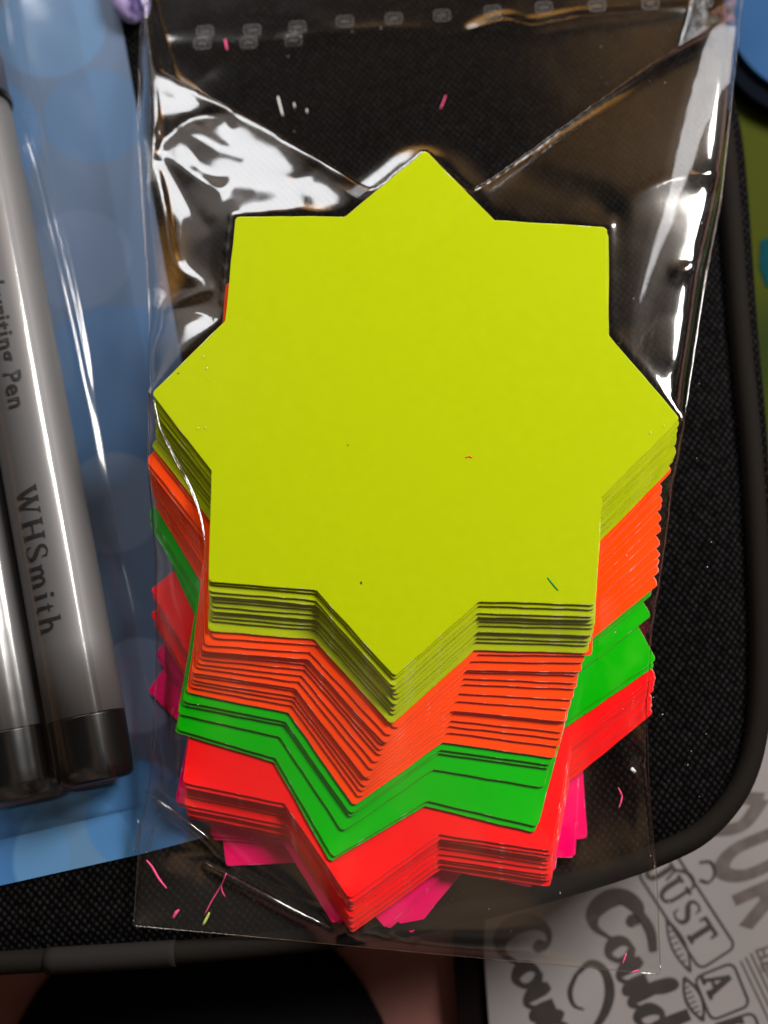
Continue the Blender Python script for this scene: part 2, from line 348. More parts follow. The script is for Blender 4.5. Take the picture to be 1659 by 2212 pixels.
# ------------------------------------------------------------------ black case
pip = smooth_path([(1440, -460), (1478, -200), (1500, -60), (1513, 15), (1540, 180), (1568, 330), (1598, 700), (1626, 1000), (1642, 1300), (1643, 1480),
                   (1630, 1610), (1592, 1712), (1520, 1795), (1430, 1843), (1320, 1883), (1180, 1925), (1040, 1963), (900, 1995), (740, 2020), (560, 2042),
                   (380, 2058), (100, 2075), (-300, 2092), (-620, 2060), (-760, 1900), (-800, 1500), (-820, 300), (-780, -350), (-600, -560), (0, -640), (900, -660), (1300, -620)], 6)
PIP = np.array([at(x, y, -.6) for x, y in pip[:-1]])
nP = len(PIP)
tan = np.roll(PIP, -1, 0) - np.roll(PIP, 1, 0); tan /= np.linalg.norm(tan, axis=1)[:, None]
out_n = np.c_[-tan[:, 1], tan[:, 0], np.zeros(nP)]
cen = PIP.mean(0)
if ((PIP - cen) * out_n).sum() < 0: out_n = -out_n
case = thing('case', (cen[0], cen[1], ZG), 'black woven padded case with rounded corner and rubber piping under everything', 'case')
# top panel: rings from the piping inwards, dipping at the edge
V, Fc = [], []
rings = [(-.2, -1.6), (-2.2, -1.9), (-3.6, -1.4), (-6, -.45), (-10, -.1), (-16, 0)]
for off, z in rings:
    for i in range(nP):
        q = PIP[i] + out_n[i] * off; V.append((q[0], q[1], z))
for r in range(len(rings) - 1):
    for i in range(nP):
        j = (i + 1) % nP; Fc.append((r * nP + i, r * nP + j, (r + 1) * nP + j, (r + 1) * nP + i))
Fc.append(tuple((len(rings) - 1) * nP + i for i in range(nP)))
mesh('top_panel', V, Fc, M_fabric, case, smooth=True)
V, Fc = tube(PIP + np.array([0, 0, -.2]), 2.5, 14, closed=True)
mesh('piping', V, Fc, M_piping, case, smooth=True)
# slightly thicker sleeve joining the piping ends, front left
seg = [i for i in range(nP) if pip[i][0] < 385 and pip[i][0] > 62 and pip[i][1] > 1900]
SP = smooth_path([PIP[i] + np.array([0, -.1, -.1]) for i in seg], 3)
V, Fc = tube(SP, 2.85, 14)
mesh('piping_sleeve', V, Fc, M_sleeve, case, smooth=True)
V, Fc = [], []
prof = [(.2, -1.2), (.75, -1.8), (1.0, -4), (1.0, -12), (.9, -30), (.7, ZG)]
for f_, z in prof:
    for i in range(nP):
        py = pip[i][1]; bul = float(np.interp(py, [-400, 300, 900, 1400, 1700], [5.6, 5.2, 4.6, 3.0, 1.4])) if pip[i][0] > 1200 else 1.2
        q = PIP[i] + out_n[i] * (bul * f_ + .6); V.append((q[0], q[1], z))
for r in range(len(prof) - 1):
    for i in range(nP):
        j = (i + 1) % nP; Fc.append((r * nP + i, r * nP + j, (r + 1) * nP + j, (r + 1) * nP + i))
mesh('side_wall', V, Fc, M_fabric, case, smooth=True)

# ------------------------------------------------------------------ black rounded cushion and things below
V, Fc = [], []
c0 = at(400, 2545, -30); nu, nv = 48, 14
for j in range(nv + 1):
    a = j / nv * math.pi / 2
    for i in range(nu):
        b = 2 * math.pi * i / nu
        V.append((c0[0] + 53 * math.cos(a) ** .7 * math.cos(b), c0[1] + 62 * math.cos(a) ** .7 * math.sin(b), ZG + 22 * math.sin(a)))
for j in range(nv):
    for i in range(nu): Fc.append((j * nu + i, j * nu + (i + 1) % nu, (j + 1) * nu + (i + 1) % nu, (j + 1) * nu + i))
o = mesh('cushion', V, Fc, M_cloth_black, base=(c0[0], c0[1], ZG), smooth=True)
tag(o, 'soft black rounded shape on the pink cloth below the case', 'cushion')

# ------------------------------------------------------------------ printed sheet, bottom right
ZS = -42.0
sh = [at(1050, 1950, ZS), at(1045, 2050, ZS), at(1085, 2600, ZS), at(2300, 2600, ZS), at(2300, 900, ZS), at(1500, 1000, ZS)]
sheet = thing('printed_board', (sh[2][0], sh[2][1], ZG), 'pale board printed with dark lettering beyond the rounded case corner', 'board')
V = [(p[0], p[1], ZS) for p in sh] + [(p[0], p[1], ZG) for p in sh]; n = len(sh)
Fc = [tuple(range(n))[::-1]] + [(i, (i + 1) % n, n + (i + 1) % n, n + i) for i in range(n)]
mesh('board', V, Fc, [M_sheet, M_sheet_shade], sheet, fmat=[0] + [1] * n)
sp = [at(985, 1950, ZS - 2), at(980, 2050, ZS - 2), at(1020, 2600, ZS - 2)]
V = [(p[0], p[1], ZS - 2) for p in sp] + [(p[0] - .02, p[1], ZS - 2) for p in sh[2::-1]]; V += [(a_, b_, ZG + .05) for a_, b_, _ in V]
mesh('shade_strip', V, [tuple(range(6))[::-1]] + [(i, (i + 1) % 6, 6 + (i + 1) % 6, 6 + i) for i in range(6)], M_sheet_shade, sheet)  # added dark slab standing in for the shadow beside the board
def plane_map(x, y, deg, z):
    """text frame at D point, reading direction deg below the horizontal; sizes in D px"""
    a = math.radians(deg); c, s = math.cos(a), math.sin(a)
    return lambda p: at(x + p[0] * c + p[1] * s, y + p[0] * s - p[1] * c, z)
ink = Ink(); ZL = ZS + .06
word(ink, 'JUST', SERIF, plane_map(1392, 1880, 57, ZL), 58, .10, 1.3)
word(ink, 'A', SERIF, plane_map(1513, 2108, 66, ZL), 58, .1, 1.3)
word(ink, 'KID', {**SERIF, 'D': SERIF['U']}, plane_map(1545, 2208, 72, ZL), 58, .1, 1.3)
mesh('banner_lettering', ink.V, ink.F, M_print_dark, sheet)
ink = Ink()
def loop(pts, wd, f=lambda p: p, close=True):
    q = list(pts) + ([pts[0]] if close else []); V, Fc = ribbon(q, wd, smooth=False); ink.add(V, Fc, f)
fd = lambda p: at(p[0], p[1], ZL)
def rrect(cx, cy, w_, h_, deg, r, wd):
    a = math.radians(deg); pts = []
    for sx, sy, st in ((1, 1, 0), (-1, 1, 90), (-1, -1, 180), (1, -1, 270)):
        for k in range(5):
            an = math.radians(st + k * 22.5); x = sx * (w_ / 2 - r) + r * math.cos(an); y = sy * (h_ / 2 - r) + r * math.sin(an)
            pts.append((cx + x * math.cos(a) - y * math.sin(a), cy + x * math.sin(a) + y * math.cos(a)))
    loop(pts, wd, fd)
rrect(1483, 1965, 250, 92, 57, 16, 6); rrect(1560, 2142, 100, 90, 68, 16, 6); rrect(1600, 2248, 100, 92, 72, 16, 6)
def leaf(x0, y0, x1, y1, fat, hatch=9):
    d = np.array([x1 - x0, y1 - y0], float); Ln = np.hypot(*d); d /= Ln; n_ = np.array([-d[1], d[0]])
    A = [np.array([x0, y0]) + d * Ln * t + n_ * fat * math.sin(math.pi * t) for t in np.linspace(0, 1, 9)]
    B = [np.array([x0, y0]) + d * Ln * t - n_ * fat * math.sin(math.pi * t) for t in np.linspace(0, 1, 9)]
    loop(A, 4.5, fd, False); loop(B, 4.5, fd, False)
    for k in range(1, hatch):
        t = k / hatch; c = np.array([x0, y0]) + d * Ln * t; h = fat * math.sin(math.pi * t) * .9
        loop([c - n_ * h * .2, c + n_ * h], 3.2, fd, False)
leaf(1440, 1985, 1492, 2100, 15); leaf(1478, 2110, 1520, 2205, 17)
# small flourishes
V, Fc = ribbon([(1440, 1900), (1462, 1880), (1490, 1888), (1500, 1910), (1488, 1925)], 5); ink.add(V, Fc, fd)
V, Fc = ribbon([(1512, 1862), (1536, 1862), (1545, 1885), (1532, 1905), (1512, 1900)], 5); ink.add(V, Fc, fd)
mesh('banner_outline', ink.V, ink.F, M_print_dark, sheet)
ink = Ink()
f1 = plane_map(1268, 1955, 66, ZL); word(ink, 'Could', BRUSH, f1, 100, -.04, 1.9)
f2 = plane_map(1068, 2010, 66, ZL); word(ink, 'Count', BRUSH, f2, 100, -.04, 1.9)
V, Fc = ribbon([(1245, 2105), (1275, 2080), (1305, 2095), (1318, 2140), (1305, 2190), (1270, 2240)], [8, 14, 16, 20, 18, 8]); ink.add(V, Fc, fd)
V, Fc = ribbon([(1245, 2105), (1232, 2140), (1240, 2170), (1262, 2180)], [8, 10, 6, 3]); ink.add(V, Fc, fd)
V, Fc = ribbon([(1340, 1945), (1375, 1965), (1405, 2010), (1412, 2055)], [10, 17, 20, 16]); ink.add(V, Fc, fd)
mesh('script_lettering', ink.V, ink.F, M_print_dark, sheet)
ink = Ink()
BL = {'U': (.95, [([(.15, 1), (.15, .3), (.45, .02), (.75, .3), (.75, 1)], .2, True)]),
      'R': (.95, [L((.15, 0), (.15, 1), .2), ([(.15, .92), (.55, .92), (.72, .72), (.55, .5), (.15, .48)], .2, True), L((.42, .48), (.78, 0), .2)]),
      'H': (.95, [L((.15, 0), (.15, 1), .2), L((.75, 0), (.75, 1), .2), bar(.15, .75, .5, .2)]),
      'O': (1.0, [([(.45, .98), (.15, .5), (.45, .02), (.8, .5), (.45, .98)], .2, True)]),
      'E': (.8, [L((.15, 0), (.15, 1), .2), bar(.15, .7, .92, .18), bar(.15, .65, .5, .18), bar(.15, .7, .08, .18)])}
_m = plane_map(1496, 1745, 66, ZL); word(ink, 'OUR', BL, lambda p: _m((p[0] * .66, p[1])), 150, .06, 1.25)
mesh('block_lettering', ink.V, ink.F, M_print_grey, sheet)
ink = Ink(); word(ink, 'HE', BL, plane_map(1632, 2050, 72, ZL), 30, .1); 
for k in range(4):
    V, Fc = ribbon([(1600 + 11 * k, 2075 - 8 * k), (1672 + 11 * k, 2225 - 8 * k)], 3.5, smooth=False); ink.add(V, Fc, fd)
mesh('fine_lines', ink.V, ink.F, M_print_grey, sheet)

# ------------------------------------------------------------------ blurred things beyond the right edge of the case
ZR = -34.0
def slab(name, pts, z0, z1, m, parent=None, base=None, smooth=False):
    P = [at(x, y, z1) for x, y in pts]; n = len(P)
    V = [(p[0], p[1], z1) for p in P] + [(p[0], p[1], z0) for p in P]
    cc = sum(P) / n
    Fc = [tuple(range(n))[::-1], tuple(range(n, 2 * n))] + [(i, (i + 1) % n, n + (i + 1) % n, n + i) for i in range(n)]
    return mesh(name, V, Fc, m, parent, base=None if parent else (cc[0], cc[1], z0))
lime = thing('comic_book', (at(1900, 400, ZG)[0], at(1900, 400, ZG)[1], ZG), 'blurred lime green and teal printed book beyond the case edge', 'book')
slab('cover', [(1545, -400), (2300, -400), (2300, 1500), (1640, 1500), (1600, 700)], ZG, ZR, M_limeprint, lime)
slab('teal_patch', [(1644, 520), (1670, 508), (1710, 530), (1716, 590), (1690, 625), (1655, 618), (1641, 575)], ZR + .05, ZR + .3, M_teal, lime)
bl = thing('round_blue_tin', (at(1760, 60, ZR)[0], at(1760, 60, ZR)[1], ZR + .35), 'blue round tin lying on the lime printed book', 'tin')
circ = lambda cx, cy, r, n=56: [(cx + r * math.cos(2 * math.pi * k / n), cy + r * math.sin(2 * math.pi * k / n)) for k in range(n)]
slab('rim', circ(1762, 30, 226), ZR + .35, ZR + 5, M_rim_shade, bl)  # near-black band, the shadow below the blue lid put into its colour
slab('lid', circ(1772, 2, 206), ZR + 5.05, ZR + 7, M_blue, bl)

# ------------------------------------------------------------------ lilac pouch at the top
pl = [(232, -60), (240, 5), (255, 26), (272, 40), (290, 42), (304, 30), (318, 20), (330, -60)]
V, Fc = [], []
P = smooth_path([at(x, y, 5) for x, y in pl], 5); cc = at(280, -60, 5); n = len(P)
for k, (s_, z) in enumerate([(1, 3.2), (1.0, 4.0), (.93, 5.2), (.7, 6.2), (.35, 6.6)]):
    for p in P: q = cc + (p - cc) * s_; V.append((q[0], q[1], z))
for r in range(4):
    for i in range(n - 1): Fc.append((r * n + i, r * n + i + 1, (r + 1) * n + i + 1, (r + 1) * n + i))
Fc.append(tuple(4 * n + i for i in range(n)))
o = mesh('pouch', V, Fc, M_lilac, base=(cc[0], cc[1], 3.2), smooth=True)
tag(o, 'small lilac and purple pouch tip touching the bag top', 'pouch')
#PENS
# ------------------------------------------------------------------ pen packet: blue card, clear wallet
bc = [(250, -20), (385, 740), (560, 1778), (300, 1846), (-40, 1922), (-700, 2060), (-760, -20), (-760, -500), (160, -500)]
def cardmap(t, p):
    tc = nd(t, 'ShaderNodeTexCoord')
    base = nd(t, 'ShaderNodeTexNoise'); base.inputs['Scale'].default_value = 18; base.inputs['Detail'].default_value = 1
    t.links.new(tc.outputs['Object'], base.inputs['Vector'])
    r = nd(t, 'ShaderNodeValToRGB'); r.color_ramp.elements[0].color = (.036, .072, .138, 1); r.color_ramp.elements[1].color = (.064, .098, .163, 1)
    r.color_ramp.elements[0].position = .35; r.color_ramp.elements[1].position = .65
    t.links.new(base.outputs['Fac'], r.inputs['Fac']); cur = r.outputs['Color']
    for (x, y, rad, col, al) in [(205, 250, 118, (.034, .10, .21), .6), (250, 850, 205, (.028, .085, .19), .7), (170, 560, 120, (.085, .125, .21), .35), (245, 1085, 112, (.11, .15, .22), .5),
                                 (60, 1290, 160, (.05, .13, .27), .5), (110, 60, 130, (.05, .14, .27), .5), (40, 1850, 105, (.03, .14, .36), .7), (160, 1850, 125, (.10, .24, .42), .6), (300, 1760, 110, (.03, .15, .38), .6),
                                 (300, 1480, 100, (.15, .2, .32), .5), (-60, 300, 160, (.03, .12, .28), .5), (-140, 1500, 200, (.03, .12, .30), .5)]:
        c = (at(x, y, .6) - ORI['cardbase']) * S
        sb = nd(t, 'ShaderNodeVectorMath', operation='SUBTRACT'); sb.inputs[1].default_value = (c[0], c[1], 0)
        ml = nd(t, 'ShaderNodeVectorMath', operation='MULTIPLY'); ml.inputs[1].default_value = (1, 1, 0)
        ln = nd(t, 'ShaderNodeVectorMath', operation='LENGTH')
        t.links.new(tc.outputs['Object'], sb.inputs[0]); t.links.new(sb.outputs[0], ml.inputs[0]); t.links.new(ml.outputs[0], ln.inputs[0])
        rr = rad * .107 * S
        mr = nd(t, 'ShaderNodeMapRange'); mr.inputs['From Min'].default_value = rr * .96; mr.inputs['From Max'].default_value = rr * 1.04
        mr.inputs['To Min'].default_value = al; mr.inputs['To Max'].default_value = 0
        t.links.new(ln.outputs['Value'], mr.inputs['Value'])
        mx = nd(t, 'ShaderNodeMix', data_type='RGBA'); mx.inputs['B'].default_value = (*col, 1)
        t.links.new(mr.outputs['Result'], mx.inputs['Factor']); t.links.new(cur, mx.inputs['A']); cur = mx.outputs['Result']
    t.links.new(cur, p.inputs['Base Color'])
cb = at(-60, 1000, .1); ORI['cardbase'] = np.array([cb[0], cb[1], .1])
M_bluecard = mat('blue_bubble_card', (.1, .2, .3), .55, spec=.3, build=cardmap)
packet = thing('pen_packet', (cb[0], cb[1], .1), 'clear pen packet with blue bubble patterned backing card on the case', 'packet')
P = [at(x, y, .6) for x, y in bc]; n = len(P)
V = [(p[0], p[1], .6) for p in P] + [(p[0], p[1], .1) for p in P]
mesh('backing_card', V, [tuple(range(n))[::-1]] + [(i, (i + 1) % n, n + (i + 1) % n, n + i) for i in range(n)], M_bluecard, packet)

# pens ---------------------------------------------------------------
ZP, RP = 9.3, 8.55
def pen_frame(dx, dy):
    a = at(2.6 + dx, 540 + dy, ZP); b = at(186 + dx, 1551 + dy, ZP)
    d = (b - a) / np.linalg.norm(b - a); side = np.cross(d, [0, 0, 1.0])      # side: points to picture left when looking down the pen
    return a, d, side
def lathe(a, d, side, prof, seg=56):
    V, Fc = [], []; up = np.array([0, 0, 1.0])
    for s, r in prof:
        for k in range(seg):
            an = 2 * math.pi * k / seg; V.append(a + d * s + r * (side * math.cos(an) + up * math.sin(an)))
    for i in range(len(prof) - 1):
        for k in range(seg): Fc.append((i * seg + k, i * seg + (k + 1) % seg, (i + 1) * seg + (k + 1) % seg, (i + 1) * seg + k))
    Fc.append(tuple(range(seg))[::-1]); Fc.append(tuple((len(prof) - 1) * seg + k for k in range(seg)))
    return V, Fc
def s_of(a, d, y, x0=2.6, slope=.182, dx=0, dy=0):
    p = at(x0 + dx + slope * (y - dy - 540), y, ZP); return float((p - a) @ d)
PENS = [(0, 0, 'silver pen with black lettering and black end nearest the blue card edge'),
        (-171, 34, 'silver pen cut off by the left picture edge beside the lettered pen')]
for k, (dx, dy, lab) in enumerate(PENS):
    a, d, side = pen_frame(dx, dy); so = lambda y: s_of(a, d, y, dx=dx, dy=dy)
    pb = a.copy(); pb[2] = .75
    pen = thing('pen', pb, lab, 'pen', 'silver pens in the packet')
    s0, s1, s2, s3 = so(-420), so(238 + dy), so(1548 + dy), so(1690 + dy)
    V, Fc = lathe(a, d, side, [(s1, RP * .93), (s1 + 3, RP * .97), (s1 + 22, RP)] + [(s1 + 22 + (s2 - s1 - 22) * q / 8, RP) for q in range(1, 9)]); mesh('barrel', V, Fc, M_silver, pen, smooth=True)
    V, Fc = lathe(a, d, side, [(s2 + .05, RP * .985), (s2 + .6, RP * .985), (s3 - 3, RP * .95), (s3 - .9, RP * .92), (s3 - .2, RP * .84), (s3, RP * .7)]); mesh('end_plug', V, Fc, M_black, pen, smooth=True)
    V, Fc = lathe(a, d, side, [(s0, RP * .8), (s0 + 1, RP * .98), (s1 - 2.2, RP * .98)]); cap = mesh('cap', V, Fc, M_capgrey, pen, smooth=True)
    V, Fc = lathe(a, d, side, [(s1 - 2.15, RP * 1.0), (s1 - 1.8, RP * 1.035), (s1 - .5, RP * 1.035), (s1 - .1, RP * 1.0)]); mesh('collar', V, Fc, M_black, pen, smooth=True)
    # clip along the cap
    V = []; cs, ce = s0 + 4, s1 - 6
    for s, h in ((cs, 0), (cs + 4, 1.5), (ce - 4, 1.5), (ce, .6)):
        for w_, hh in ((-1.7, -.4), (1.7, -.4), (1.4, .6), (-1.4, .6)):
            V.append(a + d * s + side * (w_ - 1.0) + np.array([0, 0, RP * .985 + h + hh]))
    Fc = [(3, 2, 1, 0), (12, 13, 14, 15)] + [(i * 4 + q, i * 4 + (q + 1) % 4, i * 4 + 4 + (q + 1) % 4, i * 4 + 4 + q) for i in range(3) for q in range(4)]
    mesh('clip', V, Fc, M_black, pen)
    if k == 0:
        def onpen(s_start, t_off, r=RP + .16):
            def f(p):       # p=(along, up-of-letter) ; letter tops face picture right
                t = p[1] + t_off; an = t / RP
                return a + d * (s_start + p[0]) - side * (r * math.sin(an)) + np.array([0, 0, r * math.cos(an)])
            return f
        px = .104
        ink = Ink(); ink.flat = True; tmp = Ink(); Lw = word(tmp, 'WHSmith', SERIF, lambda p: p, 1.0, .03)
        siz = 325 * px * .88 / Lw
        word(ink, 'WHSmith', SERIF, onpen(so(1063), -46 * px), siz, .03 + .115 * Lw / 6.0, 1.2)
        mesh('maker_lettering', ink.V, ink.F, M_ink, pen)
        tv, tf = text_mesh('Handwriting Pen', 1.0)
        xs = [v[0] for v in tv]; x0, x1 = min(xs), max(xs); scl = 54 * px / 1.0
        Ltot = (x1 - x0) * scl
        f = onpen(so(900) - Ltot, -24 * px)
        mesh('type_lettering', [f(((v[0] - x0) * scl, v[1] * scl)) for v in tv], tf, M_ink, pen)

# wallet film over the pens -----------------------------------------------
a, d, side = pen_frame(0, 0); s0, s3 = s_of(a, d, -300), s_of(a, d, 1700)
def wallet_z(t):
    """t: distance to the right of the pen axis"""
    R = RP + .55
    if t <= R * .55: return ZP + math.sqrt(max(0, R * R - t * t)) if t > 0 else ZP + R
    k = min(1, (t - R * .55) / 9.2); zz = ZP + R * math.sqrt(1 - .55 ** 2)
    return zz + (1.25 - zz) * (1 - (1 - k) ** 2.1)
nS, ts = 90, list(np.linspace(-34, 0, 24)) + list(np.linspace(.4, 14, 30)) + list(np.linspace(14.5, 27, 24))
V, Fc = [], []
rw = np.random.RandomState(3); ph = rw.rand(6) * 6.28
for i in range(nS + 1):
    s = s0 + (s3 + 6 - s0) * i / nS
    for t in ts:
        c_ = -171 * .104
        if t > 0: z = wallet_z(t)
        else:
            z1 = math.sqrt(max(0, (RP + .55) ** 2 - t * t)); z2 = math.sqrt(max(0, (RP + .55) ** 2 - (t + 17.6) ** 2)); z = ZP + max(z1, z2, 5.6)
        # right of the pens a pinched crease runs down the film
        ctr = 12.2 + 1.0 * math.sin(s * .045 + .6) - .6 * math.exp(-((s - s_of(a, d, 290)) / 5) ** 2)
        amp = float(np.interp(s, [s0, s_of(a, d, 450), s_of(a, d, 640), s_of(a, d, 900)], [2.4, 2.4, 1.0, .1]))
        z += amp * math.exp(-((t - ctr) / .75) ** 2)
        z += .14 * math.sin(s * .11 + ph[0] + t * .25) * min(1, max(0, (t - 6) / 6)) + .07 * math.sin(s * .31 + ph[1] - t * .5) * min(1, max(0, (t - 6) / 6))
        e_ = max(0, (s - s3 + 2) / 8)
        z = z * (1 - min(1, e_) ** .7) + 1.0 * min(1, e_) ** .7
        tt = t
        V.append(a * np.array([1, 1, 0]) + d * np.array([1, 1, 0]) * s - side * tt + np.array([0, 0, z]))
m_ = len(ts)
for i in range(nS):
    for j in range(m_ - 1): Fc.append((i * m_ + j, i * m_ + j + 1, (i + 1) * m_ + j + 1, (i + 1) * m_ + j))
mesh('clear_film', V, Fc, M_wallet, packet, smooth=True)
#CARDS
# ------------------------------------------------------------------ star cards
VS = [(918, 324), (1068, 476), (1311, 491), (1313, 722), (1469, 904), (1300, 1075), (1286, 1307), (1035, 1300), (853, 1462), (683, 1275), (450, 1256), (457, 1017), (327, 850), (487, 693), (509, 468), (745, 468)]
ST = np.array([at(x, y, ZT)[:2] for x, y in VS]); C0 = ST.mean(0); ST = ST - C0       # real outline of the die-cut star
TIPS = {'S': 8, 'SE': 6, 'SW': 10}
KEYS = {0: ('SW', (450, 1256), 'SE', (1286, 1307)), 7: ('SW', (450, 1320), 'SE', (1285, 1373)), 8: ('SW', (452, 1317), 'SE', (1281, 1376)), 9: ('SW', (451, 1332), 'SE', (1280, 1386)), 11: ('SW', (450, 1363), 'SE', (1270, 1411)),
        12: ('SW', (463, 1378), 'SE', (1273, 1417)), 13: ('SW', (446, 1394), 'SE', (1256, 1432)), 18: ('SW', (432, 1434), 'SE', (1232, 1512)), 25: ('SW', (411, 1497), 'SE', (1190, 1637)),
        26: ('SW', (400, 1517), 'SE', (1186, 1652)), 27: ('SW', (399, 1524), 'SE', (1183, 1660)), 28: ('SW', (396, 1545), 'SE', (1164, 1700)), 29: ('SW', (390, 1578), 'SE', (1152, 1784)), 30: ('SW', (388, 1585), 'SE', (1144, 1796)),
        31: ('SW', (413, 1694), 'SE', (1172, 1836)), 36: ('SW', (414, 1722), 'SE', (1175, 1866)), 37: ('SW', (413, 1742), 'SE', (1173, 1876)), 42: ('SW', (427, 1771), 'SE', (1166, 1912)),
        43: ('S', (742, 1993), 'SE', (1128, 1921)), 44: ('S', (748, 1995), 'SE', (1142, 1914)), 45: ('S', (787, 1993), 'SE', (1178, 1891)), 46: ('S', (793, 1994), 'SE', (1184, 1888)), 47: ('S', (849, 2000), 'SE', (1224, 1859)), 48: ('S', (856, 2002), 'SE', (1228, 1856)), 49: ('S', (907, 2008), 'SE', (1252, 1821))}
def pose(i, key):
    z = ZT - i * PITCH; n1, p1, n2, p2 = key
    q1, q2 = at(*p1, z)[:2], at(*p2, z)[:2]; v1, v2 = ST[TIPS[n1]], ST[TIPS[n2]]
    an = math.atan2(*(q2 - q1)[::-1]) - math.atan2(*(v2 - v1)[::-1])
    R = np.array([[math.cos(an), -math.sin(an)], [math.sin(an), math.cos(an)]])
    c = (q1 + q2) / 2 - R @ ((v1 + v2) / 2)
    return c[0], c[1], an
kp = {i: pose(i, k) for i, k in KEYS.items()}; ks = sorted(kp)
POSE = []
for i in range(N_CARDS):
    ii = i if i in kp else i + rnd.choice([-.48, -.42, -.2, .1, .35, .45, .5])
    p = [float(np.interp(ii, ks, [kp[k][j] for k in ks])) for j in range(3)]
    if i not in kp: p[0] += rnd.uniform(-.2, .2); p[1] += rnd.uniform(-.12, .12); p[2] += rnd.uniform(-.006, .006)
    POSE.append(p)
def outline():
    """star outline with rounded tips and short edge segments"""
    pts = []; n = 16
    for i in range(n):
        p, a_, b_ = ST[i], ST[(i - 1) % n], ST[(i + 1) % n]
        r = 1.05 if i % 2 == 0 else .35
        da, db = (a_ - p) / np.linalg.norm(a_ - p), (b_ - p) / np.linalg.norm(b_ - p)
        A, B = p + da * r, p + db * r
        for k in range(6):
            t = k / 5; pts.append((1 - t) ** 2 * A + 2 * t * (1 - t) * p + t * t * B)
        nx = ST[(i + 1) % n]; r2 = 1.05 if (i + 1) % 2 == 0 else .35
        E_ = nx + (p - nx) / np.linalg.norm(nx - p) * r2
        for k in range(1, 10): pts.append(B + (E_ - B) * k / 10)
    return np.array(pts)
OUT = outline(); NO = len(OUT)
def star_mesh(i, x, y, an):
    r = np.random.RandomState(100 + i); z1 = ZT - i * PITCH; z0 = z1 - THICK
    O = OUT.copy()
    # rough die-cut edge
    jit = r.randn(NO) * .05; jit = (jit + np.roll(jit, 1)) / 1.5
    nrm = O / np.linalg.norm(O, axis=1)[:, None]; O = O + nrm * jit[:, None]
    scl = [1, .9965, .97, .85, .6, .3]
    ang = np.arctan2(O[:, 1], O[:, 0]); ph = r.rand(3) * 6.28
    wav = np.sin(ang * 2 + ph[0]) * .5 + np.sin(ang * 3 + ph[1]) * .3 + np.sin(ang * 5 + ph[2]) * .2
    V = []; c, s_ = math.cos(an), math.sin(an); Rm = np.array([[c, -s_], [s_, c]])
    lim = (PITCH - THICK) * .46
    def ring(sc_, z):
        q = (O * sc_) @ Rm.T + (x, y)
        for k in range(NO): V.append((q[k][0], q[k][1], z + wav[k] * lim * min(1, sc_) ** 2 + .0))
    for k_, sc_ in enumerate(scl): ring(sc_, z1 - (.03 if k_ == 0 else 0))
    for k_, sc_ in enumerate(scl): ring(sc_, z0 + (.02 if k_ == 0 else 0))
    Fc, fm = [], []
    for g_ in range(len(scl) - 1):
        for k in range(NO):
            l = (k + 1) % NO; a0, b0 = g_ * NO, (g_ + 1) * NO
            Fc.append((a0 + l, a0 + k, b0 + k, b0 + l)); fm.append(0 if g_ else 1)
            a1, b1 = a0 + len(scl) * NO, b0 + len(scl) * NO
            Fc.append((a1 + k, a1 + l, b1 + l, b1 + k)); fm.append(0)
    t0 = (len(scl) - 1) * NO; t1 = (2 * len(scl) - 1) * NO
    Fc.append(tuple(t0 + k for k in range(NO))); fm.append(0)
    Fc.append(tuple(t1 + k for k in range(NO))[::-1]); fm.append(0)
    b0 = len(scl) * NO
    for k in range(NO):
        l = (k + 1) % NO; Fc.append((k, l, b0 + l, b0 + k)); fm.append(1)
    return V, Fc, fm
ORD = 'first second third fourth fifth sixth seventh eighth ninth tenth eleventh twelfth thirteenth fourteenth'.split()
GR = [('yellow', 12), ('orange', 14), ('green', 5), ('red', 12), ('pink', 7)]
WH = {'yellow': 'counted down from the top of the stack', 'orange': 'counted down from the yellow cards', 'green': 'counted down from the orange cards',
      'red': 'counted down from the green cards', 'pink': 'counted down from the red cards'}
i = 0
for colr, cnt in GR:
    for k in range(cnt):
        x, y, an = POSE[i]; V, Fc, fm = star_mesh(i, x, y, an)
        o = mesh('star_card', V, Fc, M_card[colr], base=(x, y, ZT - i * PITCH - THICK), fmat=fm)
        if i == 0: lab = 'neon yellow eight pointed star card lying uncovered on top of the whole stack'
        elif k == cnt - 1 and i < N_CARDS - 1: lab = 'lowest neon %s star card, resting on the %s cards' % (colr, GR[[g_[0] for g_ in GR].index(colr) + 1][0])
        elif i == N_CARDS - 1: lab = 'lowest neon pink star card, bottom of the whole stack'
        else: lab = '%s neon %s star card %s' % (ORD[k], colr, WH[colr])
        tag(o, lab, 'star card', 'fanned stack of neon star cards'); i += 1
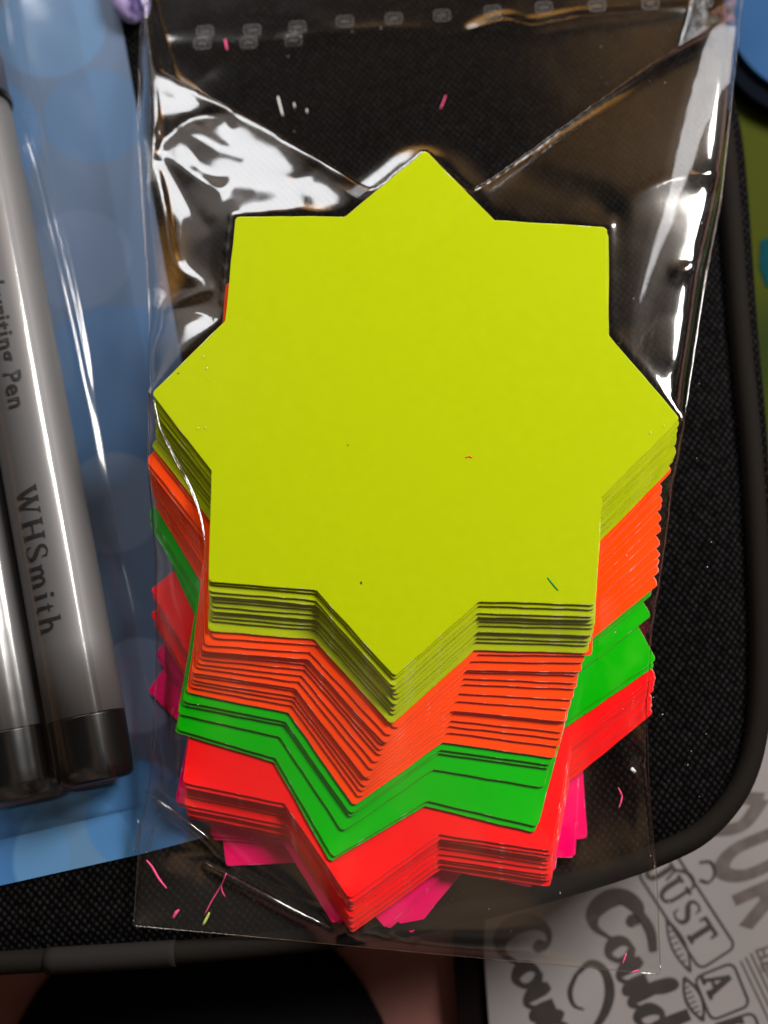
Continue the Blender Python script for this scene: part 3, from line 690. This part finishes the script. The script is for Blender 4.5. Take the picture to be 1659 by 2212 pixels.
#BAG
# ------------------------------------------------------------------ cellophane bag
LEFT = [(-.07, 312, -150, 4), (.01, 305, 30, 3), (.14, 299, 300, 3), (.31, 322, 650, 10), (.405, 325, 845, 22), (.45, 321, 935, 19), (.50, 327, 1040, 15), (.57, 338, 1200, 11), (.69, 338, 1450, 8), (.81, 322, 1700, 5), (.86, 302, 1800, 4), (.96, 288, 2000, 2)]
RIGHT = [(-.07, 1612, -150, 4), (.01, 1602, 0, 3), (.20, 1558, 430, 13), (.28, 1524, 600, 18), (.42, 1478, 905, 22), (.48, 1452, 1045, 18), (.60, 1420, 1290, 13), (.65, 1404, 1400, 11), (.70, 1396, 1500, 8), (.80, 1402, 1700, 4), (.89, 1419, 1900, 2), (.96, 1427, 2105, 1)]
NU, NV = 224, 324
tv_ = np.linspace(-.07, .96, NV)
def sm(a, k=9):
    q = np.pad(a, ((k, k), (0, 0)), mode='edge'); w_ = np.ones(2 * k + 1) / (2 * k + 1)
    b = np.array([np.convolve(q[:, j], w_, 'valid') for j in range(a.shape[1])]).T
    b[:k] = a[:k]; b[-k:] = a[-k:]; return b
Ld, Rd = sm(interp_path(LEFT, tv_), 3), sm(interp_path(RIGHT, tv_), 3)
Lw_ = np.array([at(*p) for p in Ld]); Rw_ = np.array([at(*p) for p in Rd])
uu = np.linspace(0, 1, NU)
X = Lw_[:, None, 0] * (1 - uu) + Rw_[:, None, 0] * uu
Y = Lw_[:, None, 1] * (1 - uu) + Rw_[:, None, 1] * uu
Zb0 = Lw_[:, None, 2] * (1 - uu) + Rw_[:, None, 2] * uu
lo = np.full(X.shape, .8); hi = np.full(X.shape, 99.0)
def inside(px, py, poly):
    r = np.zeros(px.shape, bool); n = len(poly)
    for k in range(n):
        (x0, y0), (x1, y1) = poly[k], poly[(k + 1) % n]
        c = ((y0 > py) != (y1 > py)); 
        if y1 != y0: r ^= c & (px < (x1 - x0) * (py - y0) / (y1 - y0) + x0)
    return r
for i in range(N_CARDS):
    x, y, an = POSE[i]; R = np.array([[math.cos(an), -math.sin(an)], [math.sin(an), math.cos(an)]])
    poly = (ST * 1.012) @ R.T + (x, y); m_ = inside(X, Y, poly); z1 = ZT - i * PITCH
    lo[m_] = np.maximum(lo[m_], z1 + .28); hi[m_] = np.minimum(hi[m_], z1 - THICK - .2)
for _ in range(1):      # keep the film off the corners between grid points
    p = np.pad(lo, 1, mode='edge'); lo = np.max([p[a:a + NV, b:b + NU] for a in range(3) for b in range(3)], 0)
hi[hi < .85] = .85
def relax(z, lo_, hi_, its):
    for _ in range(its):
        z[1:-1, 1:-1] = .25 * (z[:-2, 1:-1] + z[2:, 1:-1] + z[1:-1, :-2] + z[1:-1, 2:])
        z = np.clip(z, lo_, hi_); z[:, 0] = Lw_[:, 2][::z_step][:z.shape[0]] if False else z[:, 0]
    return z
def solve(zstart, lo_, hi_, its=700):
    Lb, Rb, Tb, Bb = zstart[:, 0].copy(), zstart[:, -1].copy(), zstart[0].copy(), zstart[-1].copy()
    z = np.clip(zstart, lo_, hi_)
    # coarse pass first
    st = 4; zc = z[::st, ::st].copy(); lc, hc = lo_[::st, ::st], hi_[::st, ::st]
    for _ in range(900):
        zc[1:-1, 1:-1] = np.clip(.25 * (zc[:-2, 1:-1] + zc[2:, 1:-1] + zc[1:-1, :-2] + zc[1:-1, 2:]), lc[1:-1, 1:-1], hc[1:-1, 1:-1])
    ri = np.linspace(0, (NV - 1) / st, NV); ci = np.linspace(0, (NU - 1) / st, NU)
    ri = np.clip(ri, 0, zc.shape[0] - 1.001); ci = np.clip(ci, 0, zc.shape[1] - 1.001)
    r0, c0_ = ri.astype(int), ci.astype(int); fr, fc = (ri - r0)[:, None], (ci - c0_)[None]
    z = zc[r0][:, c0_] * (1 - fr) * (1 - fc) + zc[r0 + 1][:, c0_] * fr * (1 - fc) + zc[r0][:, c0_ + 1] * (1 - fr) * fc + zc[r0 + 1][:, c0_ + 1] * fr * fc
    z[:, 0], z[:, -1], z[0], z[-1] = Lb, Rb, Tb, Bb
    for _ in range(its):
        z[1:-1, 1:-1] = np.clip(.25 * (z[:-2, 1:-1] + z[2:, 1:-1] + z[1:-1, :-2] + z[1:-1, 2:]), lo_[1:-1, 1:-1], hi_[1:-1, 1:-1])
    return z
zs = Zb0.copy(); zs[0] = 3.5; zs[-1] = np.interp(uu, [0, 1], [2.0, 1.0])
Zf = solve(zs.copy(), lo, np.full(lo.shape, 99.0))
PB = []
for i in (0, 5, 11, 18, 25, 30, 40, 49):
    x, y, an = POSE[i]; R = np.array([[math.cos(an), -math.sin(an)], [math.sin(an), math.cos(an)]])
    q = (ST * 1.005) @ R.T + (x, y); PB += [(a_[0], a_[1], ZT - i * PITCH + .3) for a_ in q]
PB += [(X[r, 0], Y[r, 0], zs[r, 0]) for r in range(0, NV, 4)] + [(X[r, -1], Y[r, -1], zs[r, -1]) for r in range(0, NV, 4)] + [(X[r, c], Y[r, c], zs[r, c]) for r in (0, -1) for c in range(0, NU, 8)]
PB = np.array(PB); SLP = np.linspace(-2.2, 2.2, 67); HU = np.full(X.size, 99.0); xf, yf = X.ravel(), Y.ravel()
for sx in SLP:
    hs = (PB[:, 2][None] - sx * PB[:, 0][None] - SLP[:, None] * PB[:, 1][None]).max(1)
    bs = np.min(hs[:, None] + SLP[:, None] * yf[None], 0); HU = np.minimum(HU, bs + sx * xf)
HU = HU.reshape(X.shape)
for _ in range(3):
    HU[1:-1, 1:-1] = (HU[1:-1, 1:-1] * 2 + HU[:-2, 1:-1] + HU[2:, 1:-1] + HU[1:-1, :-2] + HU[1:-1, 2:]) / 6
wy = np.interp(Y, [Y.min(), at(800, 1500)[1], at(800, 850)[1], Y.max()], [.12, .2, .75, .9])
def blur(a, k, n=2):
    for _ in range(n):
        q = np.pad(a, ((k, k), (0, 0)), mode='edge'); c = np.cumsum(np.vstack([np.zeros((1, q.shape[1])), q]), 0); a = (c[2 * k + 1:] - c[:-2 * k - 1]) / (2 * k + 1)
        q = np.pad(a, ((0, 0), (k, k)), mode='edge'); c = np.cumsum(np.hstack([np.zeros((q.shape[0], 1)), q]), 1); a = (c[:, 2 * k + 1:] - c[:, :-2 * k - 1]) / (2 * k + 1)
    return a
pl_ = lambda pts, z: [tuple(at(x, y, z)[:2]) for x, y in pts]
tri = blur(inside(X, Y, pl_([(918, 500), (360, 120), (340, -400), (1600, -400), (1500, 70)], 18)).astype(float), 5)
Zf = np.maximum(lo, Zf * (1 - wy) + HU * wy)
dst = np.full(X.shape, 1e9); x, y, an = POSE[0]; R0 = np.array([[math.cos(an), -math.sin(an)], [math.sin(an), math.cos(an)]]); SP0 = ST @ R0.T + (x, y)
for k in range(16):
    a_, b_ = SP0[k], SP0[(k + 1) % 16]; dd = b_ - a_; t_ = np.clip(((X - a_[0]) * dd[0] + (Y - a_[1]) * dd[1]) / (dd @ dd), 0, 1)
    dst = np.minimum(dst, np.hypot(X - a_[0] - t_ * dd[0], Y - a_[1] - t_ * dd[1]))
dst[inside(X, Y, SP0)] = 0
rim = np.minimum(uu, 1 - uu)[None, :] * (Rw_[:, None, 0] - Lw_[:, None, 0])          # distance from the side folds
fall = 1 - np.exp(-(rim / 2.3) ** 1.5)
# the loose upper left part leans gently away from the top card
ul = blur(inside(X, Y, pl_([(800, 470), (640, 352), (480, 252), (340, 130), (200, 0), (200, 720), (500, 700), (500, 460)], 22)).astype(float), 4)
x745 = at(745, 468, 25)[0]
zul = ZT + .3 - .23 * dst - .09 * np.clip(x745 - X, 0, 99) * (1 - np.exp(-dst / 9))
zul = zs + (np.maximum(zul, zs) - zs) * fall
Zf = Zf * (1 - ul) + np.maximum(lo, zul) * ul
# upper right: nearly level until it drops to the fold
ur = blur(inside(X, Y, pl_([(1000, 400), (1200, 262), (1500, 60), (1700, -100), (1700, 860), (1460, 880), (1300, 722), (1300, 480)], 22)).astype(float), 4)
zur = ZT + .3 - .05 * dst - .0010 * dst ** 2
zur = zs + (np.maximum(zur, zs) - zs) * fall
Zf = Zf * (1 - ur) + np.maximum(lo, zur) * ur
# between the two long ridges the film sags back onto the case
tri = blur(inside(X, Y, pl_([(918, 520), (345, 125), (300, -60), (300, -400), (1620, -400), (1510, 60)], 16)).astype(float), 2, 1)
ztr = 3.6 + (ZT - 3.3) * np.exp(-(dst / 4.0) ** 1.2)
Zf = Zf * (1 - tri) + np.maximum(lo, ztr) * tri
Zf[:, 0], Zf[:, -1] = zs[:, 0], zs[:, -1]
zb = zs.copy(); zb[:, 1:-1] = 1.0; zb[-1] = zs[-1] - .25
Zk = solve(zb.copy(), np.full(lo.shape, .75), np.minimum(hi, 99), 300)
Zk[:, 0] = Zf[:, 0] - .1; Zk[:, -1] = Zf[:, -1] - .1; Zk = np.minimum(Zk, Zf - .1)

def seg_dist(P2):
    """distance to a polyline and parameter along it (0..1)"""
    best = np.full(X.shape, 1e9); par = np.zeros(X.shape); acc = 0
    Ls = [np.linalg.norm(P2[k + 1] - P2[k]) for k in range(len(P2) - 1)]; tot = sum(Ls)
    for k in range(len(P2) - 1):
        a_, b_ = P2[k], P2[k + 1]; dd = b_ - a_; l2 = (dd ** 2).sum()
        t = np.clip(((X - a_[0]) * dd[0] + (Y - a_[1]) * dd[1]) / l2, 0, 1)
        ds = np.hypot(X - a_[0] - t * dd[0], Y - a_[1] - t * dd[1]); m_ = ds < best
        best[m_] = ds[m_]; par[m_] = ((acc + t * Ls[k]) / tot)[m_]; acc += Ls[k]
    return best, par
def crease(pts, amp, wd, z=10, sharp=.35, taper=.5):
    P2 = np.array([at(x, y, z)[:2] for x, y in pts]); P2 = smooth_path(P2, 4) if len(P2) > 2 else P2
    ds, t = seg_dist(P2)
    tp = np.clip(np.sin(np.pi * np.clip(t, .001, .999)), 0, 1) ** taper
    return amp * tp * np.exp(-(np.sqrt(ds * ds + sharp * sharp) - sharp) / wd)
H = np.zeros(X.shape)
H += crease([(322, 40), (345, 130), (480, 252), (640, 352), (792, 446)], 1.0, 4.2, 12, .8, .35)
H += crease([(338, 150), (420, 320), (560, 392), (690, 452)], .5, 3.0, 14, .8)
H += crease([(318, 80), (345, 240), (352, 330), (342, 470), (372, 690)], 1.8, 1.5, 8)
H += crease([(345, 355), (430, 300), (520, 300)], -1.1, 2.2, 10)
H += crease([(350, 345), (420, 400), (470, 440), (500, 462)], .9, 2.2, 16, .6)
H += crease([(352, 350), (395, 430), (430, 490), (470, 540)], -.7, 2.6, 16, .6)
H += crease([(345, 380), (372, 500), (395, 610), (460, 664)], 1.5, 1.3, 14)
H += crease([(366, 694), (410, 680), (478, 664)], 1.1, 1.2, 16)
H += crease([(330, 230), (400, 260), (460, 345), (540, 400)], .5, 2.4, 12, .6)
H += crease([(420, 345), (440, 390), (500, 430)], -.5, 2.4, 16, .6)
H += crease([(1500, 76), (1360, 172), (1200, 275), (1020, 422), (900, 527)], .75, 2.6, 20, 1.1, .35)
H += crease([(1552, 430), (1500, 440), (1458, 452)], 1.1, 1.1, 12)
H += crease([(1550, 432), (1515, 500), (1500, 600)], .55, 1.0, 12)
H += crease([(1508, 612), (1460, 630), (1420, 652)], .8, 1.0, 14)
H += crease([(1500, 640), (1470, 760), (1440, 840)], .35, 1.4, 16)
H += crease([(1310, 500), (1420, 440), (1540, 430)], .4, 2.6, 16)
H += crease([(312, 1708), (385, 1760), (455, 1815), (520, 1880)], 1.8, 1.6, 4)
H += crease([(440, 1865), (560, 1925), (640, 1968), (720, 2006)], 1.5, 1.2, 3)
H += crease([(360, 1840), (480, 1850), (640, 1930), (800, 2000)], .9, 1.8, 3)
H += crease([(328, 1560), (335, 1650), (312, 1708)], 1.0, 1.3, 6)
H += crease([(1390, 1560), (1385, 1640), (1405, 1760), (1418, 1960)], 1.0, 1.3, 4)
H += crease([(1360, 1640), (1378, 1652), (1385, 1665)], 1.0, .9, 5)
H += crease([(760, 2003), (860, 2030), (1100, 2045), (1400, 1990)], .9, 1.6, 3)
H += crease([(760, 2003), (950, 2040), (1200, 2060), (1420, 2095)], .8, 1.2, 2)
H += crease([(1000, 70), (1090, 45), (1150, 58), (1250, 40), (1340, 32), (1500, 14)], 1.3, 1.0, 4)
H += crease([(330, 95), (560, 90), (800, 62), (1000, 66)], .2, 1.8, 4)
H += crease([(330, 860), (345, 930), (385, 1010), (420, 1075), (440, 1160), (446, 1230)], 1.0, .9, 20, .3)
# finer crumple: random short folds, most in the loose left part
rc = np.random.RandomState(11)
for k in range(38):
    left = k < 18
    if left: cx, cy = rc.uniform(325, 760), rc.uniform(120, 700)
    else:
        cx, cy = [(rc.uniform(1330, 1540), rc.uniform(420, 900)), (rc.uniform(320, 700), rc.uniform(1640, 2000)), (rc.uniform(1200, 1420), rc.uniform(1880, 2080)), (rc.uniform(350, 1500), rc.uniform(-60, 110))][k % 4]
    an_ = rc.uniform(0, math.pi) if not left else rc.normal(.65, .7); ln_ = rc.uniform(30, 95)
    H += crease([(cx - ln_ * math.cos(an_), cy - ln_ * math.sin(an_)), (cx + rc.uniform(-12, 12), cy + rc.uniform(-12, 12)), (cx + ln_ * math.cos(an_), cy + ln_ * math.sin(an_))], rc.uniform(-.38, .45) * (.65 if left else .3), rc.uniform(2.2, 5.0), 10)
p = np.pad(lo, 4, mode='edge'); near = np.max([p[a:a + NV, b:b + NU] for a in (0, 4, 8) for b in (0, 4, 8)], 0)
free = np.clip((Zf - lo) / 2.0, 0, 1)                 # no crumple where the film lies on a card
edge = np.clip(np.minimum(uu, 1 - uu) * NU / 6, 0, 1)[None, :] * np.ones((NV, 1))
Zf2 = Zf + H * np.maximum(free, .10) * (.35 + .65 * edge)
Zf2 = np.maximum(Zf2, lo)
Zf2 += crease([(1100, 345), (1020, 415), (950, 490), (870, 570)], .7, 3.5, 28, .8, .8)
Zf2[:, 0], Zf2[:, -1] = Zf[:, 0], Zf[:, -1]
# soften once so that light runs cleanly over the folds
for _ in range(1):
    q = Zf2.copy(); q[1:-1, 1:-1] = (Zf2[1:-1, 1:-1] * 4 + Zf2[:-2, 1:-1] + Zf2[2:, 1:-1] + Zf2[1:-1, :-2] + Zf2[1:-1, 2:]) / 8; Zf2 = q
Zk = np.minimum(Zk, Zf2 - .1)
bb = np.array([X.mean(), Y.mean(), .75])
bag = thing('cellophane_bag', bb, 'clear crumpled cellophane bag wrapped round the neon star cards', 'bag')
grid_f = [(r * NU + c, (r + 1) * NU + c, (r + 1) * NU + c + 1, r * NU + c + 1) for r in range(NV - 1) for c in range(NU - 1)]
mesh('front_film', np.c_[X.ravel(), Y.ravel(), Zf2.ravel()], grid_f, M_film, bag, smooth=True)
st = 2; Xs, Ys, Zs_ = X[::st, ::st], Y[::st, ::st], Zk[::st, ::st]; nr, nc = Xs.shape
mesh('back_film', np.c_[Xs.ravel(), Ys.ravel(), Zs_.ravel()], [(r * nc + c, (r + 1) * nc + c, (r + 1) * nc + c + 1, r * nc + c + 1) for r in range(nr - 1) for c in range(nc - 1)], M_film_back, bag, smooth=True)
V, Fc = tube(np.c_[X[:, 0], Y[:, 0], Zf2[:, 0]][::2], .16, 6); mesh('side_fold', V, Fc, M_fold, bag, smooth=True)
V, Fc = tube(np.c_[X[:, -1], Y[:, -1], Zf2[:, -1]][::2], .14, 6); mesh('side_fold', V, Fc, M_fold, bag, smooth=True)
V, Fc = tube(np.c_[X[-1], Y[-1], Zf2[-1]][::2], .13, 6); mesh('bottom_fold', V, Fc, M_fold, bag, smooth=True)
# embossed marks along the flap; pinched folds above them in the list
#FOLDS
def film_z(x, y):
    k = np.argmin((X - x) ** 2 + (Y - y) ** 2); return Zf2.ravel()[k]
def on_film(x, y, up=.12, z=4.0):
    for _ in range(3):
        q = at(x, y, z); z = film_z(q[0], q[1]) + up
    return at(x, y, z)
for pts, rr in (([(332, 862), (345, 920), (378, 990), (405, 1040), (424, 1085), (440, 1150), (446, 1236)], .42), ([(440, 1862), (560, 1925), (640, 1968), (715, 2004)], .30),
                ([(314, 1710), (380, 1757), (452, 1812)], .34), ([(296, 1768), (300, 1795), (290, 1838)], .45), ([(330, 1786), (326, 1815), (316, 1842)], .40)):
    P = np.array([on_film(x, y, .05) for x, y in smooth_path(pts, 6)]); n = len(P)
    V, Fc = tube(P, [rr * (.25 + .75 * math.sin(math.pi * (k + .5) / n)) for k in range(n)], 10)
    mesh('pinched_fold', V, Fc, M_fold, bag, smooth=True)
marks = [(443, 68), (545, 65), (643, 58), (745, 46), (851, 40), (955, 33), (1064, 24), (1175, 16), (1290, 12), (1405, 7), (1522, 3), (437, 94), (537, 92), (634, 87)]
for k, (mx_, my_) in enumerate(marks):
    ink = Ink(); an_ = -.06; hw, hh = 17, 11
    f = lambda p: on_film(mx_ + p[0] * math.cos(an_) - p[1] * math.sin(an_), my_ + p[0] * math.sin(an_) + p[1] * math.cos(an_), .13)
    box = [(-hw + 4, -hh), (hw - 4, -hh), (hw, -hh + 4), (hw, hh - 4), (hw - 4, hh), (-hw + 4, hh), (-hw, hh - 4), (-hw, -hh + 4), (-hw + 4, -hh)]
    ink.add(*ribbon(box, 1.6, smooth=False), f)
    ink.add(*ribbon([(-8, 5), (-8, -5)], 2.2, smooth=False), f); ink.add(*ribbon([(-4, 5), (0, -5), (4, 5)], 1.8, smooth=False), f); ink.add(*ribbon([(8, -5), (8, 5)], 2.2, smooth=False), f)
    mesh('embossed_mark', ink.V, ink.F, M_emboss, bag)

# ------------------------------------------------------------------ paper shreds
def smat(n, c): return mat(n, c, .7, build=mottled(tuple(q * .8 for q in c), tuple(min(1, q * 1.1) for q in c), 900))
MS = {'green': smat('green_shred', (.01, .32, .02)), 'pink': smat('pink_shred', (.7, .06, .18)), 'white': smat('white_shred', (.6, .62, .6)), 'orange': smat('orange_shred', (.9, .2, .02)), 'dark': smat('dark_speck', (.03, .025, .01)), 'lime': smat('lime_shred', (.4, .5, .1))}
SH = [('green', [(1183, 1247), (1195, 1262), (1206, 1275)], 3.2, 'top', 'thin green paper shred lying on the top yellow card'),
      ('orange', [(1006, 988), (1013, 985), (1020, 988)], 3.0, 'top', 'tiny orange paper curl lying on the top yellow card'),
      ('dark', [(780, 1256), (781, 1261)], 3.6, 'top', 'tiny black speck near the lower point of the top card'),
      ('dark', [(384, 805), (386, 807)], 2.6, 'top', 'tiny black speck near the left point of the top card'),
      ('dark', [(751, 960), (752, 962)], 2.2, 'top', 'tiny black speck at the middle of the top yellow card'),
      ('pink', [(316, 1858), (328, 1872), (343, 1898), (360, 1919)], 5, 'low', 'bent pink paper shred by the bag left edge below the blue card'),
      ('pink', [(489, 1886), (478, 1912), (458, 1945), (441, 1978)], 3.2, 'low', 'long thin pink shred crossing another in the lower bag corner'),
      ('pink', [(478, 1914), (480, 1925), (487, 1938)], 3, 'low', 'short pink shred branching off the long thin one'),
      ('pink', [(374, 1983), (380, 1972), (386, 1966)], 7, 'low', 'stubby pink and white paper flake near the bag bottom fold'),
      ('lime', [(438, 1999), (446, 1984), (452, 1972)], 6, 'low', 'pale lime paper sliver near the bag bottom fold'),
      ('pink', [(1336, 1702), (1343, 1718), (1342, 1730), (1337, 1745)], 4, 'low', 'curved pink shred in the bag right of the pink cards'),
      ('pink', [(1353, 2059), (1350, 2068), (1345, 2082)], 3.5, 'low', 'straight pink shred in the bottom right bag corner'),
      ('pink', [(1365, 2101), (1372, 2098), (1380, 2096)], 4, 'low', 'flat pink crumb on the bag bottom seam over the printed board'),
      ('pink', [(486, 84), (488, 96), (491, 108)], 4.5, 'film', 'short pink shred just below the marks on the bag flap'),
      ('pink', [(963, 206), (957, 222), (951, 235)], 3.2, 'film', 'faint pink shred above the top point of the yellow card'),
      ('white', [(600, 208), (605, 228), (611, 250)], 4.5, 'film', 'white paper sliver at the upper middle of the bag'),
      ('white', [(635, 222), (637, 233)], 2.8, 'film', 'tiny white fleck next to the white paper sliver'),
      ('white', [(662, 235), (664, 244)], 2.8, 'film', 'tiny white fleck farther along from the white paper sliver'),
      ('white', [(1364, 1660), (1372, 1668)], 9, 'film', 'small white paper chip at the bag right edge beside the pink cards')]
for c, pts, wd, where, lab in SH:
    if where == 'top': P = [at(x, y, ZT + .14) for x, y in smooth_path(pts, 4)] if len(pts) > 2 else [at(x, y, ZT + .14) for x, y in pts]
    elif where == 'low': P = [on_film(x, y, .18) for x, y in smooth_path(pts, 4)]
    else: P = [on_film(x, y, .18) for x, y in (smooth_path(pts, 4) if len(pts) > 2 else pts)]
    n = len(P); w_ = wd * .1 / 2
    V, Fc = tube(P, [w_ * (.55 + .45 * math.sin(math.pi * (k + .5) / n)) for k in range(n)], 6)
    V = np.array(V); zc = np.array([q[2] for q in P]).repeat(6); V[:, 2] = zc + (V[:, 2] - zc) * .25
    o = mesh('paper_shred', V, Fc, MS[c], base=(P[0][0], P[0][1], P[0][2] - w_ * .25), smooth=True)
    tag(o, lab, 'paper shred', 'loose paper shreds in and on the bag')
rs = np.random.RandomState(5); ink = Ink()
Vd, Fd = [], []
for k in range(170):
    x, y = rs.uniform(330, 1540), rs.uniform(60, 2040)
    if 480 < x < 1320 and 330 < y < 1980 and not (y > 1900): continue
    if x < 340 + (y > 900) * 60 and y < 1640: continue
    q = on_film(x, y, .12); r_ = rs.uniform(.04, .11); b0 = len(Vd); a_ = rs.uniform(0, 6.28); l_ = rs.uniform(1, 3)
    ux = np.array([math.cos(a_), math.sin(a_), 0]) * r_ * l_; uy = np.array([-math.sin(a_), math.cos(a_), 0]) * r_; uz = np.array([0, 0, r_])
    Vd += [q + ux, q + uy, q - ux, q - uy, q + uz, q - uz]
    Fd += [(b0 + i_, b0 + (i_ + 1) % 4, b0 + 4) for i_ in range(4)] + [(b0 + (i_ + 1) % 4, b0 + i_, b0 + 5) for i_ in range(4)]
o = mesh('dust', Vd, Fd, MS['white']); tag(o, kind='stuff')
